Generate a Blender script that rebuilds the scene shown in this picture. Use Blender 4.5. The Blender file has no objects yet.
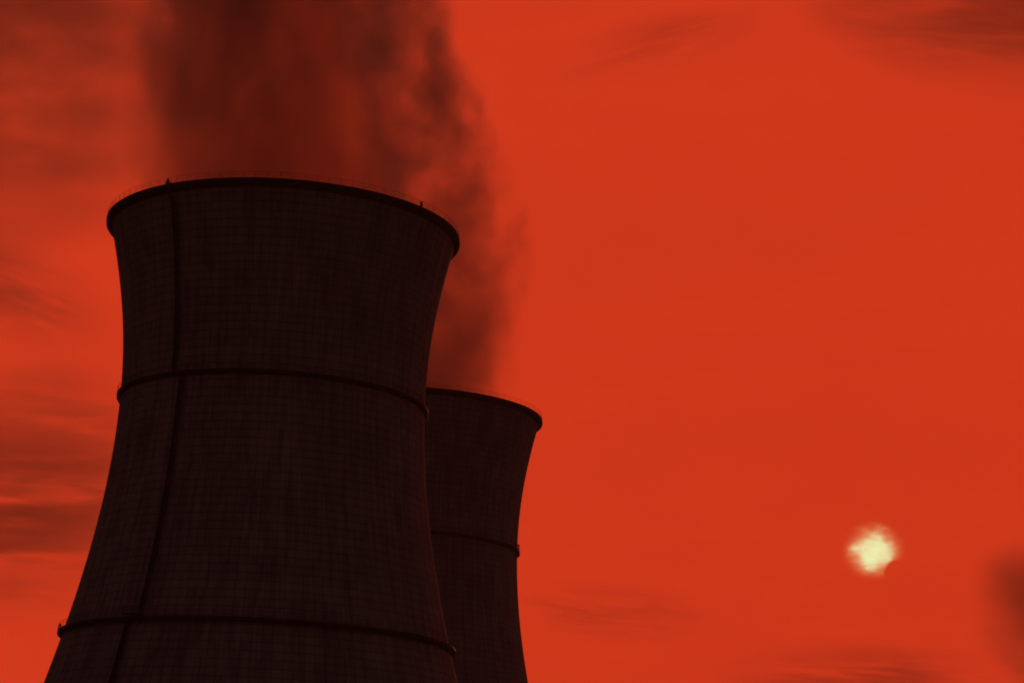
import bpy, bmesh, math, random
from mathutils import Matrix, Vector, noise as mnoise

R = math.radians
sc = bpy.context.scene
COL = sc.collection
random.seed(7)

# ------------------------------------------------------------------ camera
cam_d = bpy.data.cameras.new('camera')
cam = bpy.data.objects.new('camera', cam_d)
COL.objects.link(cam)
sc.camera = cam
cam_d.sensor_width = 36.0
cam_d.lens = 36.0 * 2269.0 / 1024.0
cam_d.clip_start = 0.5
cam_d.clip_end = 120000.0
EYE = Vector((0, 0, 1.7))
cam.matrix_world = (Matrix.Translation(EYE) @ Matrix.Rotation(R(90 + 14.563), 4, 'X')
                    @ Matrix.Rotation(R(2.142), 4, 'Z'))

# ------------------------------------------------------------------ sky, sun, exposure
SUN_AZ, SUN_EL = 9.33, 9.47
world = bpy.data.worlds.new('World')
sc.world = world
world.use_nodes = True


class NT:
    """tiny node builder"""
    def __init__(self, tree):
        self.t = tree

    def node(self, kind, **kw):
        n = self.t.nodes.new(kind)
        for k, v in kw.items():
            setattr(n, k, v)
        return n

    def put(self, sock, v):
        if hasattr(v, 'is_linked') or isinstance(v, bpy.types.NodeSocket):
            self.t.links.new(v, sock)
        elif v is not None:
            sock.default_value = v

    def m(self, op, a, b=None, c=None, clamp=False):
        n = self.node('ShaderNodeMath', operation=op, use_clamp=clamp)
        for i, v in enumerate((a, b, c)):
            if v is not None:
                self.put(n.inputs[i], v)
        return n.outputs[0]

    def vm(self, op, a, b=None):
        n = self.node('ShaderNodeVectorMath', operation=op)
        self.put(n.inputs[0], a)
        if b is not None:
            self.put(n.inputs[1], b)
        return n.outputs['Value'] if op in ('LENGTH', 'DOT_PRODUCT', 'DISTANCE') else n.outputs[0]

    def smooth(self, v, lo, hi, a=0.0, b=1.0, kind='SMOOTHSTEP'):
        n = self.node('ShaderNodeMapRange', interpolation_type=kind, clamp=True)
        for i, x in enumerate((v, lo, hi, a, b)):
            self.put(n.inputs[i], x)
        return n.outputs[0]

    def noise(self, vec, scale, detail=4.0, rough=0.55, dist=0.0, dim='3D', w=None):
        n = self.node('ShaderNodeTexNoise', noise_dimensions=dim)
        self.put(n.inputs['Vector'], vec)
        n.inputs['Scale'].default_value = scale
        n.inputs['Detail'].default_value = detail
        n.inputs['Roughness'].default_value = rough
        n.inputs['Distortion'].default_value = dist
        return n.outputs['Fac']

    def mix(self, f, a, b, blend='MIX'):
        n = self.node('ShaderNodeMix', data_type='RGBA', blend_type=blend)
        self.put(n.inputs[0], f)
        self.put(n.inputs[6], a)
        self.put(n.inputs[7], b)
        return n.outputs[2]

    def curve(self, v, pts):
        n = self.node('ShaderNodeFloatCurve')
        c = n.mapping.curves[0]
        while len(c.points) < len(pts):
            c.points.new(0.5, 0.5)
        for q, (x, y) in zip(c.points, pts):
            q.location = (x, y)
        n.mapping.update()
        self.put(n.inputs['Value'], v)
        return n.outputs[0]


nt = NT(world.node_tree)
bg = world.node_tree.nodes['Background']
bg.inputs['Strength'].default_value = 0.1
sky = nt.node('ShaderNodeTexSky', sky_type='NISHITA', sun_disc=False)
sky.sun_elevation = R(SUN_EL)
sky.sun_rotation = R(SUN_AZ)
sky.dust_density = 2.0
# the deep red light of the hour: the red part of the sky alone, levelled off by thick high cloud
sep = nt.node('ShaderNodeSeparateColor')
world.node_tree.links.new(sky.outputs[0], sep.inputs[0])
warm = nt.smooth(sep.outputs[0], 3.4, 5.6)
tc = nt.node('ShaderNodeTexCoord')
mp = nt.node('ShaderNodeMapping')
mp.inputs['Scale'].default_value = (1.0, 1.0, 3.2)
world.node_tree.links.new(tc.outputs['Generated'], mp.inputs[0])
veil = nt.noise(mp.outputs[0], 5.0, 6.0, 0.55, 0.6)
fine = nt.noise(mp.outputs[0], 26.0, 4.0, 0.6, 0.3)
v1 = nt.smooth(veil, 0.30, 0.72, 1.025, 0.965)
v2 = nt.smooth(fine, 0.25, 0.75, 0.985, 1.015, 'LINEAR')
tone = nt.m('MULTIPLY', v1, v2)
skycol = nt.mix(warm, (0.47, 0.26, 0.28, 1), (6.38, 0.385, 0.100, 1))
fin = nt.vm('SCALE', skycol)
fin.node.inputs['Scale'].default_value = 1.0
world.node_tree.links.new(tone, fin.node.inputs['Scale'])
world.node_tree.links.new(fin, bg.inputs['Color'])

sun_d = bpy.data.lights.new('sun_light', 'SUN')
sun_d.energy = 4.5
sun_d.angle = R(0.5)
sun_d.color = (1.0, 0.25, 0.13)
sun_o = bpy.data.objects.new('sun_light', sun_d)
COL.objects.link(sun_o)
SUN_DIR = Vector((math.sin(R(SUN_AZ)) * math.cos(R(SUN_EL)), math.cos(R(SUN_AZ)) * math.cos(R(SUN_EL)), math.sin(R(SUN_EL))))
sun_o.rotation_euler = SUN_DIR.to_track_quat('Z', 'Y').to_euler()
sun_o.location = (200, -50, 300)

vs = sc.view_settings
vs.view_transform = 'Standard'
vs.look = 'None'
vs.exposure = 0.0
vs.gamma = 1.0
vs.use_curve_mapping = False
sc.cycles.volume_bounces = 1
sc.cycles.max_bounces = 6
sc.cycles.diffuse_bounces = 3
sc.cycles.volume_max_steps = 512
sc.cycles.use_denoising = True
sc.cycles.filter_width = 1.9


# ------------------------------------------------------------------ helpers
def tag(o, label=None, cat=None, group=None, kind=None):
    for k, v in (('label', label), ('category', cat), ('group', group), ('kind', kind)):
        if v:
            o[k] = v
    return o


def empty(name, loc):
    o = bpy.data.objects.new(name, None)
    COL.objects.link(o)
    o.location = loc
    return o


def link(name, bm, mat, parent=None, smooth=True):
    me = bpy.data.meshes.new(name)
    bm.normal_update()
    bm.to_mesh(me)
    bm.free()
    if mat:
        me.materials.append(mat)
    for p in me.polygons:
        p.use_smooth = smooth
    o = bpy.data.objects.new(name, me)
    COL.objects.link(o)
    if parent:
        o.parent = parent
    return o


def revolve(bm, prof, segs, closed=True, rfun=None, uv=None):
    """sweep a list of (radius, z) round the z axis; closed joins the last ring to the first"""
    rings = []
    for r, z in prof:
        ring = []
        for i in range(segs):
            a = 2 * math.pi * i / segs
            q = rfun(r, z, i) if rfun else r
            ring.append(bm.verts.new((q * math.cos(a), q * math.sin(a), z)))
        rings.append(ring)
    n = len(rings)
    for k in range(n if closed else n - 1):
        A, B = rings[k], rings[(k + 1) % n]
        for i in range(segs):
            j = (i + 1) % segs
            bm.faces.new((A[i], A[j], B[j], B[i]))
    return rings


def tube(bm, pts, r, segs=6, loop=False):
    """round bar along a list of points"""
    pts = [Vector(p) for p in pts]
    rings = []
    n = len(pts)
    for k, p in enumerate(pts):
        if loop:
            t = pts[(k + 1) % n] - pts[k - 1]
        else:
            t = pts[min(k + 1, n - 1)] - pts[max(k - 1, 0)]
        t.normalize()
        u = t.cross(Vector((0, 0, 1)))
        if u.length < 1e-3:
            u = t.cross(Vector((1, 0, 0)))
        u.normalize()
        w = t.cross(u)
        rings.append([bm.verts.new(p + r * (math.cos(2 * math.pi * i / segs) * u + math.sin(2 * math.pi * i / segs) * w))
                      for i in range(segs)])
    for k in range(n if loop else n - 1):
        A, B = rings[k], rings[(k + 1) % n]
        for i in range(segs):
            j = (i + 1) % segs
            bm.faces.new((A[i], A[j], B[j], B[i]))
    if not loop:
        bm.faces.new(rings[0][::-1])
        bm.faces.new(rings[-1])


def box(bm, c, ax, ay, az, sx, sy, sz):
    c = Vector(c)
    vs_ = [bm.verts.new(c + ax * (sx * i / 2) + ay * (sy * j / 2) + az * (sz * k / 2))
           for i in (-1, 1) for j in (-1, 1) for k in (-1, 1)]
    for f in ((0, 1, 3, 2), (4, 6, 7, 5), (0, 4, 5, 1), (2, 3, 7, 6), (0, 2, 6, 4), (1, 5, 7, 3)):
        bm.faces.new([vs_[i] for i in f])


# ------------------------------------------------------------------ materials
def surface(name):
    m = bpy.data.materials.new(name)
    m.use_nodes = True
    return m, NT(m.node_tree), m.node_tree.nodes['Principled BSDF']


LIFT = 1.52          # height of one concrete lift
NRIB = 128           # meridional ribs


def concrete():
    m, n, b = surface('weathered_concrete')
    t = m.node_tree
    tc = n.node('ShaderNodeTexCoord')
    s = n.node('ShaderNodeSeparateXYZ')
    t.links.new(tc.outputs['Object'], s.inputs[0])
    ang = n.m('ARCTAN2', s.outputs[1], s.outputs[0])
    u = n.m('MULTIPLY', ang, NRIB / (2 * math.pi))
    v = n.m('DIVIDE', s.outputs[2], LIFT)
    # one tone per formwork panel
    cu = n.m('FLOOR', n.m('ADD', u, 0.5))
    cv = n.m('FLOOR', v)
    cell = n.node('ShaderNodeCombineXYZ')
    t.links.new(cu, cell.inputs[0])
    t.links.new(cv, cell.inputs[1])
    wn = n.node('ShaderNodeTexWhiteNoise', noise_dimensions='3D')
    t.links.new(cell.outputs[0], wn.inputs['Vector'])
    panel = n.smooth(wn.outputs['Value'], 0, 1, 0.93, 1.06, 'LINEAR')
    # whole lifts cast from different batches, and whole rib bays
    wl = n.node('ShaderNodeTexWhiteNoise', noise_dimensions='1D')
    t.links.new(cv, wl.inputs['W'])
    lift = n.smooth(wl.outputs['Value'], 0, 1, 0.93, 1.06, 'LINEAR')
    wb = n.node('ShaderNodeTexWhiteNoise', noise_dimensions='1D')
    t.links.new(cu, wb.inputs['W'])
    bay = n.smooth(wb.outputs['Value'], 0, 1, 0.91, 1.06, 'LINEAR')
    # joints
    fu = n.m('ABSOLUTE', n.m('SUBTRACT', n.m('FRACT', u), 0.5))
    fv = n.m('ABSOLUTE', n.m('SUBTRACT', n.m('FRACT', v), 0.5))
    ju = n.smooth(fu, 0.0, 0.10, 1.0, 0.0)
    jv = n.smooth(fv, 0.40, 0.5, 0.0, 1.0)
    joint = n.m('MAXIMUM', n.m('MULTIPLY', ju, 0.8), jv)
    jm = n.m('SUBTRACT', 1.0, n.m('MULTIPLY', joint, 0.5))
    # rain streaks: long vertical runs that start at the lifts
    st = n.node('ShaderNodeCombineXYZ')
    t.links.new(n.m('MULTIPLY', ang, 11.0), st.inputs[0])
    t.links.new(n.m('MULTIPLY', s.outputs[2], 0.035), st.inputs[1])
    streak = n.noise(st.outputs[0], 2.2, 4.0, 0.6, 0.1)
    stm = n.smooth(streak, 0.36, 0.58, 0.68, 1.05)
    blot = n.noise(tc.outputs['Object'], 0.09, 5.0, 0.6, 0.4)
    blm = n.smooth(blot, 0.3, 0.7, 0.82, 1.14)
    grain = n.noise(tc.outputs['Object'], 2.6, 3.0, 0.7)
    grm = n.smooth(grain, 0.25, 0.75, 0.9, 1.1, 'LINEAR')
    f = n.m('MULTIPLY', n.m('MULTIPLY', panel, lift), n.m('MULTIPLY', bay, jm))
    f = n.m('MULTIPLY', n.m('MULTIPLY', f, stm), n.m('MULTIPLY', blm, grm))
    colr = n.vm('SCALE', (0.245, 0.19, 0.168))
    t.links.new(f, colr.node.inputs['Scale'])
    t.links.new(colr, b.inputs['Base Color'])
    b.inputs['Roughness'].default_value = 0.92
    b.inputs['Specular IOR Level'].default_value = 0.25
    bp = n.node('ShaderNodeBump')
    bp.inputs['Strength'].default_value = 0.5
    bp.inputs['Distance'].default_value = 0.06
    hgt = n.m('SUBTRACT', n.m('MULTIPLY', grain, 0.5), joint)
    t.links.new(hgt, bp.inputs['Height'])
    t.links.new(bp.outputs[0], b.inputs['Normal'])
    return m


def dark_steel():
    m, n, b = surface('tarred_steel')
    tc = n.node('ShaderNodeTexCoord')
    g = n.noise(tc.outputs['Object'], 1.3, 5.0, 0.6)
    c = n.mix(n.smooth(g, 0.35, 0.7), (0.012, 0.018, 0.019, 1), (0.022, 0.022, 0.022, 1))
    m.node_tree.links.new(c, b.inputs['Base Color'])
    b.inputs['Roughness'].default_value = 0.75
    b.inputs['Metallic'].default_value = 0.0
    b.inputs['Specular IOR Level'].default_value = 0.06
    return m


def ground_mat():
    m, n, b = surface('dry_grass_ground')
    tc = n.node('ShaderNodeTexCoord')
    g = n.noise(tc.outputs['Object'], 0.05, 8.0, 0.65)
    c = n.mix(n.smooth(g, 0.35, 0.65), (0.035, 0.034, 0.02, 1), (0.09, 0.075, 0.045, 1))
    m.node_tree.links.new(c, b.inputs['Base Color'])
    b.inputs['Roughness'].default_value = 1.0
    b.inputs['Specular IOR Level'].default_value = 0.0
    return m


M_CONC = concrete()
M_STEEL = dark_steel()
M_GROUND = ground_mat()

# ------------------------------------------------------------------ ground
bm = bmesh.new()
N = 96
cen = bm.verts.new((0, 0, 0))
prev = None
for rad in (60, 250, 800, 2500, 8000, 30000):
    ring = [bm.verts.new((rad * math.cos(2 * math.pi * i / N), rad * math.sin(2 * math.pi * i / N), 0)) for i in range(N)]
    for i in range(N):
        j = (i + 1) % N
        if prev is None:
            bm.faces.new((cen, ring[i], ring[j]))
        else:
            bm.faces.new((prev[i], ring[i], ring[j], prev[j]))
    prev = ring
tag(link('ground', bm, M_GROUND, smooth=False), kind='structure')

# ------------------------------------------------------------------ cooling towers
A0, ZT, BU, BL, HT = 28.44, 97.9, 54.7, 64.0, 130.0
R_RIM, R_WALK1, R_WALK2, Z_WALK1, Z_WALK2 = 33.83, 29.25, 36.35, 96.05, 51.3


def shell_r(z):
    return A0 * math.sqrt(1 + ((z - ZT) / (BU if z > ZT else BL)) ** 2)


def shell_bm():
    bm = bmesh.new()
    segs = NRIB * 4
    zs = [-4 + i * (HT - 0.25 + 4) / 88 for i in range(89)]

    def rib(r, z, i):                       # shallow raised ribs, one to each bay
        return r + (0.10 if i % 4 == 2 else 0.0)
    outer = [(shell_r(z), z) for z in zs]
    rings = revolve(bm, outer, segs, closed=False, rfun=rib)
    inner = [(shell_r(z) - 0.45, z) for z in reversed(zs[30:])]
    rin = revolve(bm, inner, segs, closed=False)
    A, B = rings[-1], rin[0]
    for i in range(segs):
        j = (i + 1) % segs
        bm.faces.new((A[i], A[j], B[j], B[i]))
    return bm


def rim_bm():
    bm = bmesh.new()
    s = shell_r(HT - 1.0)
    prof = [(s + 0.02, HT - 1.45), (R_RIM - 0.5, HT - 1.02), (R_RIM - 0.12, HT - 0.92), (R_RIM, HT - 0.80), (R_RIM, HT - 0.10),
            (R_RIM - 0.1, HT), (s - 0.65, HT), (s - 0.65, HT - 0.4), (s - 0.1, HT - 0.45)]
    revolve(bm, prof, 384)
    return bm


def rail_bm(r, z, posts, h=1.1, pr=0.035):
    bm = bmesh.new()
    seg = 256
    for hh, q in ((h, 0.024), (h * 0.52, 0.018)):
        tube(bm, [(r * math.cos(2 * math.pi * i / seg), r * math.sin(2 * math.pi * i / seg), z + hh) for i in range(seg)], q, 5, True)
    for k in range(posts):
        a = 2 * math.pi * k / posts
        tube(bm, [(r * math.cos(a), r * math.sin(a), z - 0.05), (r * math.cos(a), r * math.sin(a), z + h)], pr, 5)
    return bm


def walk_bm(r, z, th):
    bm = bmesh.new()
    s0, s1 = shell_r(z - th), shell_r(z)
    prof = [(s0 - 0.05, z - th - 0.25), (r - 0.16, z - th - 0.02), (r, z - th + 0.10), (r, z - 0.04), (r - 0.05, z), (s1 - 0.05, z)]
    revolve(bm, prof, 384)
    return bm


TH1 = math.radians(-122.9)
FLIGHTS = ((R(-122.2), Z_WALK1 + 0.1, HT + 0.15), (R(-118.7), Z_WALK2 + 0.1, Z_WALK1 - 0.9), (R(-122.3), -1.0, Z_WALK2 - 0.9))


def ladder_frame(th, z):
    """outward, sideways and upward directions on the shell at one height"""
    out = Vector((math.cos(th), math.sin(th), 0))
    side = Vector((-math.sin(th), math.cos(th), 0))
    return out, side


def flight_pts(th, z0, z1, off, lat, step=1.5):
    n = max(2, int((z1 - z0) / step))
    out, side = ladder_frame(th, 0)
    pts = []
    for i in range(n + 1):
        z = z0 + (z1 - z0) * i / n
        rr = R_RIM + 0.05 if z > HT - 2.2 else shell_r(z)
        pts.append(out * (rr + off) + side * lat + Vector((0, 0, z)))
    return pts


def ladder(th, z0, z1, parent):
    bm = bmesh.new()
    for lat in (-0.24, 0.24):
        tube(bm, flight_pts(th, z0, z1, 0.22, lat), 0.05, 5)
    out, side = ladder_frame(th, 0)
    z = z0 + 0.2
    while z < z1 - 0.1:
        rr = R_RIM + 0.05 if z > HT - 2.2 else shell_r(z)
        c = out * (rr + 0.22) + Vector((0, 0, z))
        tube(bm, [c - side * 0.24, c + side * 0.24], 0.02, 4)
        z += 0.3
    lad = link('ladder', bm, M_STEEL, parent)
    # hoops and bars of the safety cage
    bm = bmesh.new()
    hoop = [(-0.40, 0.24), (-0.44, 0.55), (-0.30, 0.85), (0.0, 0.98), (0.30, 0.85), (0.44, 0.55), (0.40, 0.24)]
    z = z0 + 2.2
    while z < z1 + 0.2:
        rr = R_RIM + 0.05 if z > HT - 2.2 else shell_r(z)
        tube(bm, [out * (rr + o) + side * l + Vector((0, 0, z)) for l, o in hoop], 0.07, 4)
        z += 0.75
    for l, o in hoop[1:-1]:
        tube(bm, flight_pts(th, z0 + 2.2, z1, o, l), 0.065, 4)
    link('safety_cage', bm, M_STEEL, lad)
    # cable tray beside the ladder
    bm = bmesh.new()
    pts = flight_pts(th, z0, min(z1, HT - 2.4), 0.10, -0.95)
    pts2 = flight_pts(th, z0, min(z1, HT - 2.4), 0.10, -0.30)
    for k in range(len(pts) - 1):
        quad = [pts[k], pts2[k], pts2[k + 1], pts[k + 1]]
        lo = [bm.verts.new(p - out * 0.08) for p in quad]
        hi = [bm.verts.new(p + out * 0.06) for p in quad]
        for i in range(4):
            j = (i + 1) % 4
            bm.faces.new((lo[i], lo[j], hi[j], hi[i]))
        bm.faces.new(hi)
        bm.faces.new(lo[::-1])
    link('cable_tray', bm, M_STEEL, parent, smooth=False)


def obstruction_light(parent, th, r, z, post=1.15):
    """small warning lamp on a short post, unlit"""
    bm = bmesh.new()
    c = Vector((r * math.cos(th), r * math.sin(th), z))
    tube(bm, [c, c + Vector((0, 0, post + 0.01))], 0.07, 8)
    out, side = ladder_frame(th, 0)
    box(bm, c + Vector((0, 0, post * 0.55)), out, side, Vector((0, 0, 1)), 0.3, 0.34, 0.4)
    o = link('warning_light', bm, M_STEEL, parent)
    bm = bmesh.new()
    prof = [(0.001, 0), (0.19, 0), (0.21, 0.06), (0.20, 0.32), (0.13, 0.44), (0.001, 0.48)]
    revolve(bm, prof, 14, closed=False)
    for v in bm.verts:
        v.co += c + Vector((0, 0, post))
    link('lamp_glass', bm, M_STEEL, o)


T1 = Vector((-44.536, 417.951, 0))
T2 = Vector((-25.245, 565.766, -2.15))
D_SHELL = shell_bm()

near = tag(empty('cooling_tower', T1), 'large near cooling tower in dark concrete with two ring walkways and a ladder', 'cooling tower', 'cooling towers of the power station')
o_shell = link('shell', D_SHELL, M_CONC, near)
o_rim = link('rim_ring', rim_bm(), M_STEEL, near)
o_rail = link('guardrail', rail_bm(R_RIM - 0.18, HT, 96, 1.1, 0.03), M_STEEL, o_rim)
o_w1 = link('ring_walkway', walk_bm(R_WALK1, Z_WALK1, 0.62), M_STEEL, near)
o_w1r = link('guardrail', rail_bm(R_WALK1 - 0.08, Z_WALK1, 90, 1.05), M_STEEL, o_w1)
o_w2 = link('ring_walkway', walk_bm(R_WALK2, Z_WALK2, 0.62), M_STEEL, near)
o_w2r = link('guardrail', rail_bm(R_WALK2 - 0.08, Z_WALK2, 108, 1.05), M_STEEL, o_w2)
for fl in FLIGHTS:
    ladder(*fl, near)
# landing where the ladder changes line at the lower walkway
bm = bmesh.new()
th = R(-120.8)
out, side = ladder_frame(th, 0)
box(bm, out * (shell_r(Z_WALK2) + 0.9) + Vector((0, 0, Z_WALK2 + 0.45)), out, side, Vector((0, 0, 1)), 1.7, 3.0, 0.22)
for l in (-1.4, 1.4):
    tube(bm, [out * (shell_r(Z_WALK2 - 1.2) + 0.1) + side * l + Vector((0, 0, Z_WALK2 - 1.2)),
              out * (shell_r(Z_WALK2) + 1.6) + side * l + Vector((0, 0, Z_WALK2 + 0.36))], 0.09, 6)
for l in (-1.45, -0.5, 0.5, 1.45):
    tube(bm, [out * (shell_r(Z_WALK2) + 1.7) + side * l + Vector((0, 0, Z_WALK2 + 0.5)),
              out * (shell_r(Z_WALK2) + 1.7) + side * l + Vector((0, 0, Z_WALK2 + 1.7))], 0.05, 5)
for hh in (1.1, 1.65):
    tube(bm, [out * (shell_r(Z_WALK2) + 1.7) + side * l + Vector((0, 0, Z_WALK2 + hh)) for l in (-1.45, 1.45)], 0.045, 5)
link('landing', bm, M_STEEL, near, smooth=False)
obstruction_light(near, R(-123.8), R_RIM - 0.3, HT, 0.6)
obstruction_light(near, R(-36.5), R_RIM - 0.3, HT, 0.6)
obstruction_light(near, R(180 + 6.5), R_WALK2 - 0.35, Z_WALK2)

far = tag(empty('cooling_tower', T2), 'smaller looking far cooling tower, half hidden behind the near one', 'cooling tower', 'cooling towers of the power station')
for src, sub in ((o_shell, None), (o_rim, o_rail), (o_w1, o_w1r)):
    c = src.copy()
    COL.objects.link(c)
    c.parent = far
    if sub:
        d = sub.copy()
        COL.objects.link(d)
        d.parent = c
obstruction_light(far, R(-6.0), R_WALK1 - 0.3, Z_WALK1)


# ------------------------------------------------------------------ air, steam plumes
def volume_mat(name, step):
    m = bpy.data.materials.new(name)
    m.use_nodes = True
    m.node_tree.nodes.clear()
    n = NT(m.node_tree)
    out = n.node('ShaderNodeOutputMaterial')
    m.cycles.volume_step_rate = step
    return m, n, out


m, n, out = volume_mat('smoky_air', 1.0)
pv = n.node('ShaderNodeVolumePrincipled')
pv.inputs['Color'].default_value = (0.9, 0.75, 0.7, 1)
pv.inputs['Density'].default_value = 0.8e-4
pv.inputs['Anisotropy'].default_value = 0.4
m.node_tree.links.new(pv.outputs[0], out.inputs['Volume'])
bm = bmesh.new()
box(bm, (0, 360, 149), Vector((1, 0, 0)), Vector((0, 1, 0)), Vector((0, 0, 1)), 700, 800, 302)
tag(link('haze', bm, m, smooth=False), kind='stuff')


def interp(pts, t):
    for (a, b), (c, d) in zip(pts, pts[1:]):
        if t <= c:
            return b + (d - b) * (t - a) / (c - a)
    return pts[-1][1]


def plume(name, loc, height, cpts, rpts, k, noise_sc, amp, contrast, top_contrast, xgrad, seed, albedo, label, step, zs, swirl, core, foot):
    """cpts: sideways drift and rpts: radius, in metres against height / total height"""
    m, n, out = volume_mat(name + '_steam', step)
    t = m.node_tree
    tc = n.node('ShaderNodeTexCoord')
    P = tc.outputs['Object']
    s = n.node('ShaderNodeSeparateXYZ')
    t.links.new(P, s.inputs[0])
    x, y, z = s.outputs
    tz = n.m('DIVIDE', z, height, clamp=True)
    cx = n.m('MULTIPLY', n.m('SUBTRACT', n.curve(tz, [(a, b / 200 + 0.5) for a, b in cpts]), 0.5), 200.0)
    rr = n.m('MULTIPLY', n.curve(tz, [(a, b / 100) for a, b in rpts]), 100.0)
    mp = n.node('ShaderNodeMapping')
    mp.inputs['Location'].default_value = (seed, seed * 1.7, -seed)
    mp.inputs['Scale'].default_value = (1, 1, zs)
    t.links.new(P, mp.inputs[0])
    big = n.noise(mp.outputs[0], noise_sc, 5.0, 0.58, swirl)
    mid = n.noise(mp.outputs[0], noise_sc * 2.1, 5.0, 0.58, swirl * 0.6)
    dx = n.m('SUBTRACT', x, cx)
    d = n.m('DIVIDE', n.m('SQRT', n.m('ADD', n.m('MULTIPLY', dx, dx), n.m('MULTIPLY', y, y))), rr)
    edge = n.m('ADD', d, n.m('MULTIPLY', n.m('SUBTRACT', big, 0.5), n.smooth(tz, 0.05, 0.35, amp * 0.55, amp)))
    rough_ = n.noise(mp.outputs[0], noise_sc * 5.5, 4.0, 0.6, 0.3)
    edge = n.m('ADD', edge, n.m('MULTIPLY', n.m('SUBTRACT', rough_, 0.5), 0.5))
    fall = n.smooth(edge, 1.06, core)
    guard = n.smooth(d, 1.22, 1.08)
    up = n.smooth(tz, 0.0, 0.45, contrast, top_contrast)
    lump = n.smooth(mid, 0.40, 0.62)
    lump = n.m('ADD', n.m('MULTIPLY', n.m('SUBTRACT', lump, 0.5), up), 1.0)
    side_ = n.smooth(n.m('DIVIDE', dx, rr), -0.9, 0.9, 1.0 + xgrad, 1.0 - xgrad, 'LINEAR')
    ends = n.m('MULTIPLY', n.m('MULTIPLY', n.smooth(z, -3.0, 1.5), n.smooth(tz, 0.02, 0.22, foot, 1.0)), n.smooth(tz, 1.0, 0.7))
    den = n.m('MULTIPLY', n.m('MULTIPLY', fall, guard), n.m('MULTIPLY', n.m('MULTIPLY', lump, side_), ends))
    den = n.m('MAXIMUM', n.m('MULTIPLY', den, k), 0.0)
    pv = n.node('ShaderNodeVolumePrincipled')
    pv.inputs['Color'].default_value = (*albedo, 1)
    pv.inputs['Anisotropy'].default_value = 0.2
    t.links.new(den, pv.inputs['Density'])
    t.links.new(pv.outputs[0], out.inputs['Volume'])
    bm = bmesh.new()
    rings = []
    S = 48
    nz = 30
    for i in range(nz + 1):
        tt = i / nz
        c_, r_ = interp(cpts, tt), interp(rpts, tt) * 1.2
        z_ = tt * height - (2.5 if i == 0 else 0)
        if i <= 1:
            r_ = min(r_, 32.0 - abs(c_))
        rings.append([bm.verts.new((c_ + r_ * math.cos(2 * math.pi * q / S), r_ * math.sin(2 * math.pi * q / S), z_)) for q in range(S)])
    for A, B in zip(rings, rings[1:]):
        for q in range(S):
            bm.faces.new((A[q], A[(q + 1) % S], B[(q + 1) % S], B[q]))
    bm.faces.new(rings[0][::-1])
    bm.faces.new(rings[-1])
    o = link(name, bm, m)
    o.location = loc
    return tag(o, label, 'steam plume', 'steam plumes above the cooling towers')


plume('steam_plume', T1 + Vector((0, 0, HT - 0.6)), 110.0,
      [(0, 0.0), (0.15, -0.5), (0.45, -0.5), (1, -6)], [(0, 30.5), (0.2, 30), (0.45, 30.5), (1, 37)],
      0.0385, 0.044, 1.0, 0.45, 0.55, 0.30, 3.1, (0.28, 0.22, 0.21),
      'dense dark steam plume pouring straight up from the near tower', 0.22, 0.55, 0.5, 0.66, 1.0)
plume('steam_plume', T2 + Vector((0, 0, HT - 0.6)), 150.0,
      [(0, 1.0), (0.2, 4.0), (0.38, 3.0), (0.56, -2.0), (0.75, -13.0), (1, -32.0)],
      [(0, 24.5), (0.2, 24), (0.38, 22.5), (0.56, 20), (0.75, 19), (1, 26)],
      0.036, 0.034, 1.8, 0.4, 1.75, -0.1, 42.2, (0.28, 0.22, 0.21),
      'ragged knotted steam plume leaning left as it leaves the far tower', 0.22, 0.85, 0.2, 0.50, 1.7)


# ------------------------------------------------------------------ clouds and the sun
def sky_frame(az, el, dist, tilt=0.0):
    """place and turn something so that it hangs level in the sky: x across, y away, z up"""
    return (Matrix.Rotation(R(-az), 4, 'Z') @ Matrix.Rotation(R(el), 4, 'X') @ Matrix.Translation((0, dist, 0))
            @ Matrix.Rotation(R(tilt), 4, 'Y'))


def lump_mesh(name, mat, seed, sub=5, amount=0.12, freq=1.6):
    bm = bmesh.new()
    bmesh.ops.create_icosphere(bm, subdivisions=sub, radius=1.0)
    for v in bm.verts:
        q = mnoise.fractal(v.co * freq + Vector((seed, -seed, seed * 0.5)), 1.0, 2.0, 3)
        v.co *= 1.0 - amount * 0.5 + amount * q
    return link(name, bm, mat)


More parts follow.
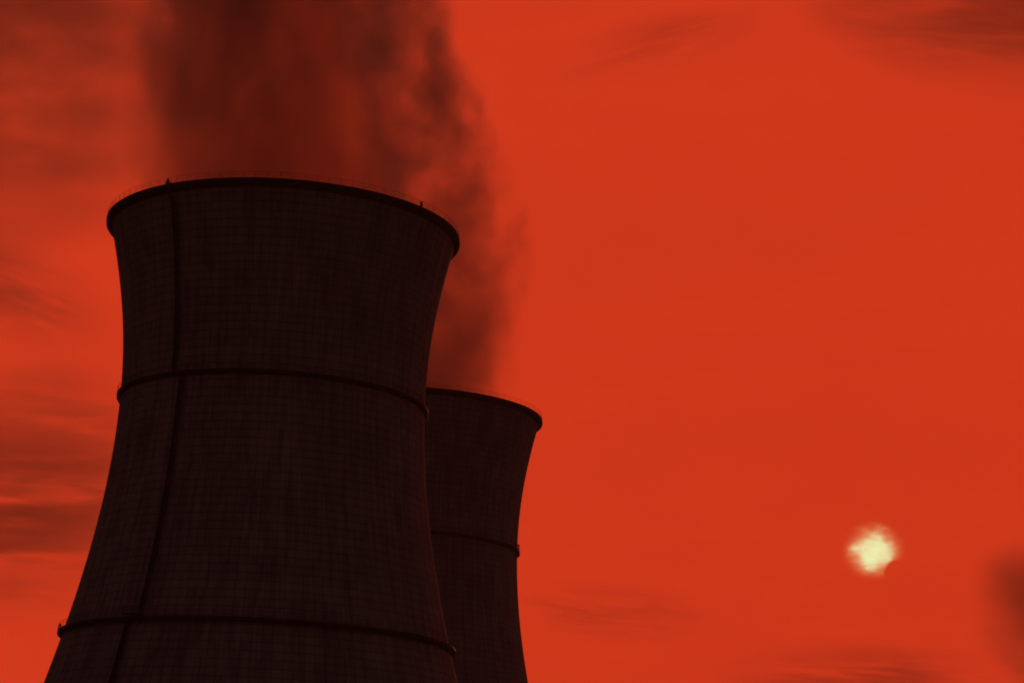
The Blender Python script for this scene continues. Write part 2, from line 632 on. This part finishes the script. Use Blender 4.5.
def cloud(az, el, dist, hw, hh, depth, tau, scale, stretch, tilt, seed, thr, label, soft=0.25, albedo=(0.28, 0.15, 0.11), group=None):
    """a bank of cloud: hw, hh its half width and half height in degrees; tau how dark its middle is"""
    sx, sz = dist * math.tan(R(hw)), dist * math.tan(R(hh))
    m, n, out = volume_mat('cloud_vapour', 0.8)
    t = m.node_tree
    tc = n.node('ShaderNodeTexCoord')
    P = tc.outputs['Object']
    low = n.noise(n.vm('ADD', P, (seed, seed * 2.0, -seed)), 1.1, 3.0, 0.5)
    r0 = n.vm('LENGTH', P)
    d = n.m('ADD', r0, n.m('MULTIPLY', n.m('SUBTRACT', low, 0.5), 1.1))
    body = n.m('MULTIPLY', n.smooth(d, 0.98, 0.10), n.smooth(r0, 0.93, 0.75))
    mp = n.node('ShaderNodeMapping')
    mp.inputs['Location'].default_value = (seed, seed * 0.7, seed * 1.3)
    mp.inputs['Scale'].default_value = (1.0, 0.08, stretch)
    t.links.new(P, mp.inputs[0])
    f = n.noise(mp.outputs[0], scale, 6.0, 0.55, 0.5)
    f3 = n.noise(mp.outputs[0], scale * 4.3, 5.0, 0.6, 0.3)
    g = n.smooth(n.m('ADD', f, n.m('MULTIPLY', n.m('SUBTRACT', f3, 0.5), 0.45)), thr - soft * 0.8, thr + soft * 0.8)
    den = n.m('MULTIPLY', n.m('MULTIPLY', body, g), tau / depth)
    pv = n.node('ShaderNodeVolumePrincipled')
    pv.inputs['Color'].default_value = (*albedo, 1)
    pv.inputs['Anisotropy'].default_value = 0.1
    t.links.new(den, pv.inputs['Density'])
    t.links.new(pv.outputs[0], out.inputs['Volume'])
    o = lump_mesh('cloud', m, seed, 4)
    o.matrix_world = Matrix.Translation(EYE) @ sky_frame(az, el, dist, tilt) @ Matrix.Diagonal((sx, depth, sz, 1))
    return tag(o, label, 'cloud', group)


G = 'dark clouds in the red sky'
cloud(-14.8, 21.9, 3200, 10.0, 7.6, 240, 2.7, 1.5, 1.8, -10, 1.3, 0.40, 'broad dark cloud bank filling the upper left behind the near plume', 0.55, group=G)
cloud(-15.0, 15.6, 3600, 5.8, 2.0, 160, 1.05, 1.6, 2.0, 14, 5.2, 0.46, 'thin dark cloud streak left of the near tower\'s rim', 0.48, group=G)
cloud(-13.0, 10.0, 5200, 6.0, 4.4, 300, 1.45, 1.0, 5.0, -2, 8.4, 0.43, 'banded dark cloud beside the waist of the near tower', 0.30, group=G)
cloud(15.4, 7.45, 5200, 4.6, 2.8, 240, 3.0, 1.2, 1.2, 20, 2.7, 0.44, 'dark soft cloud puff at the lower right, right of the sun', 0.5, group=G)
cloud(9.8, 6.1, 6000, 6.2, 1.4, 200, 1.0, 1.6, 2.0, 1, 4.4, 0.46, 'long faint cloud smear low under the sun', 0.26, group=G)
cloud(2.9, 7.8, 6000, 3.2, 1.0, 140, 0.42, 1.6, 2.4, 4, 6.9, 0.48, 'small faint cloud wisp low to the right of the far tower', 0.36, group=G)
cloud(3.5, 22.1, 4200, 3.6, 1.0, 120, 0.40, 1.5, 1.8, -16, 9.6, 0.48, 'slanted faint cloud wisp near the top middle', 0.36, group=G)
cloud(13.8, 22.9, 4200, 7.4, 3.0, 200, 1.5, 1.3, 2.8, 8, 3.8, 0.46, 'dark cloud streaks in the upper right corner', 0.42, group=G)


def sun():
    dist, half = 30000.0, 0.95
    m, n, out = volume_mat('sun_glow', 0.35)
    t = m.node_tree
    tc = n.node('ShaderNodeTexCoord')
    P = tc.outputs['Object']
    s = n.node('ShaderNodeSeparateXYZ')
    t.links.new(P, s.inputs[0])
    mp = n.node('ShaderNodeMapping')
    mp.inputs['Location'].default_value = (9.3, 0.4, 7.1)
    mp.inputs['Scale'].default_value = (0.9, 0.2, 1.5)
    mp.inputs['Rotation'].default_value = (0, R(18), 0)
    t.links.new(P, mp.inputs[0])
    f1 = n.noise(mp.outputs[0], 1.25, 2.0, 0.5, 0.2)
    f2 = n.noise(mp.outputs[0], 3.4, 4.0, 0.55, 0.1)
    f = n.m('ADD', n.m('MULTIPLY', f1, 0.62), n.m('MULTIPLY', f2, 0.38))
    d = n.vm('LENGTH', n.vm('MULTIPLY', P, (0.86, 1.0, 1.0)))
    rag = n.m('MAXIMUM', n.m('ADD', d, n.m('MULTIPLY', n.m('SUBTRACT', f, 0.5), 1.25)), 0.0)
    guard = n.smooth(n.vm('LENGTH', P), 0.92, 0.45)
    glow = n.m('POWER', math.e, n.m('MULTIPLY', n.m('POWER', n.m('DIVIDE', rag, 0.245), 1.25), -1.0))
    # the cloud's edge that cuts off the lower right
    nd = n.vm('DISTANCE', n.vm('MULTIPLY', P, (1, 0, 1)), (0.64, 0, -0.58))
    nd = n.m('ADD', nd, n.m('MULTIPLY', n.m('SUBTRACT', f, 0.5), 0.12))
    cut = n.smooth(nd, 0.30, 0.42)
    glow = n.m('ADD', glow, n.m('MULTIPLY', n.smooth(d, 0.9, 0.1), 0.065))
    den = n.m('MULTIPLY', n.m('MULTIPLY', glow, n.m('MULTIPLY', cut, guard)), 6.4 / (dist * math.tan(R(half))))
    ab = n.node('ShaderNodeVolumeAbsorption')
    ab.inputs['Color'].default_value = (0, 0, 0, 1)
    t.links.new(den, ab.inputs['Density'])
    em = n.node('ShaderNodeEmission')
    t.links.new(n.mix(n.smooth(glow, 0.0, 0.35), (0.95, 0.36, 0.12, 1), (0.90, 0.98, 0.50, 1)), em.inputs['Color'])
    t.links.new(den, em.inputs['Strength'])
    ad = n.node('ShaderNodeAddShader')
    t.links.new(ab.outputs[0], ad.inputs[0])
    t.links.new(em.outputs[0], ad.inputs[1])
    t.links.new(ad.outputs[0], out.inputs['Volume'])
    o = lump_mesh('sun', m, 4.0, 4, 0.15)
    r = dist * math.tan(R(half))
    o.matrix_world = Matrix.Translation(EYE) @ sky_frame(SUN_AZ, SUN_EL + 0.04, dist) @ Matrix.Scale(r, 4)
    tag(o, 'pale yellow sun glowing through a ragged gap in the cloud', 'sun')


sun()
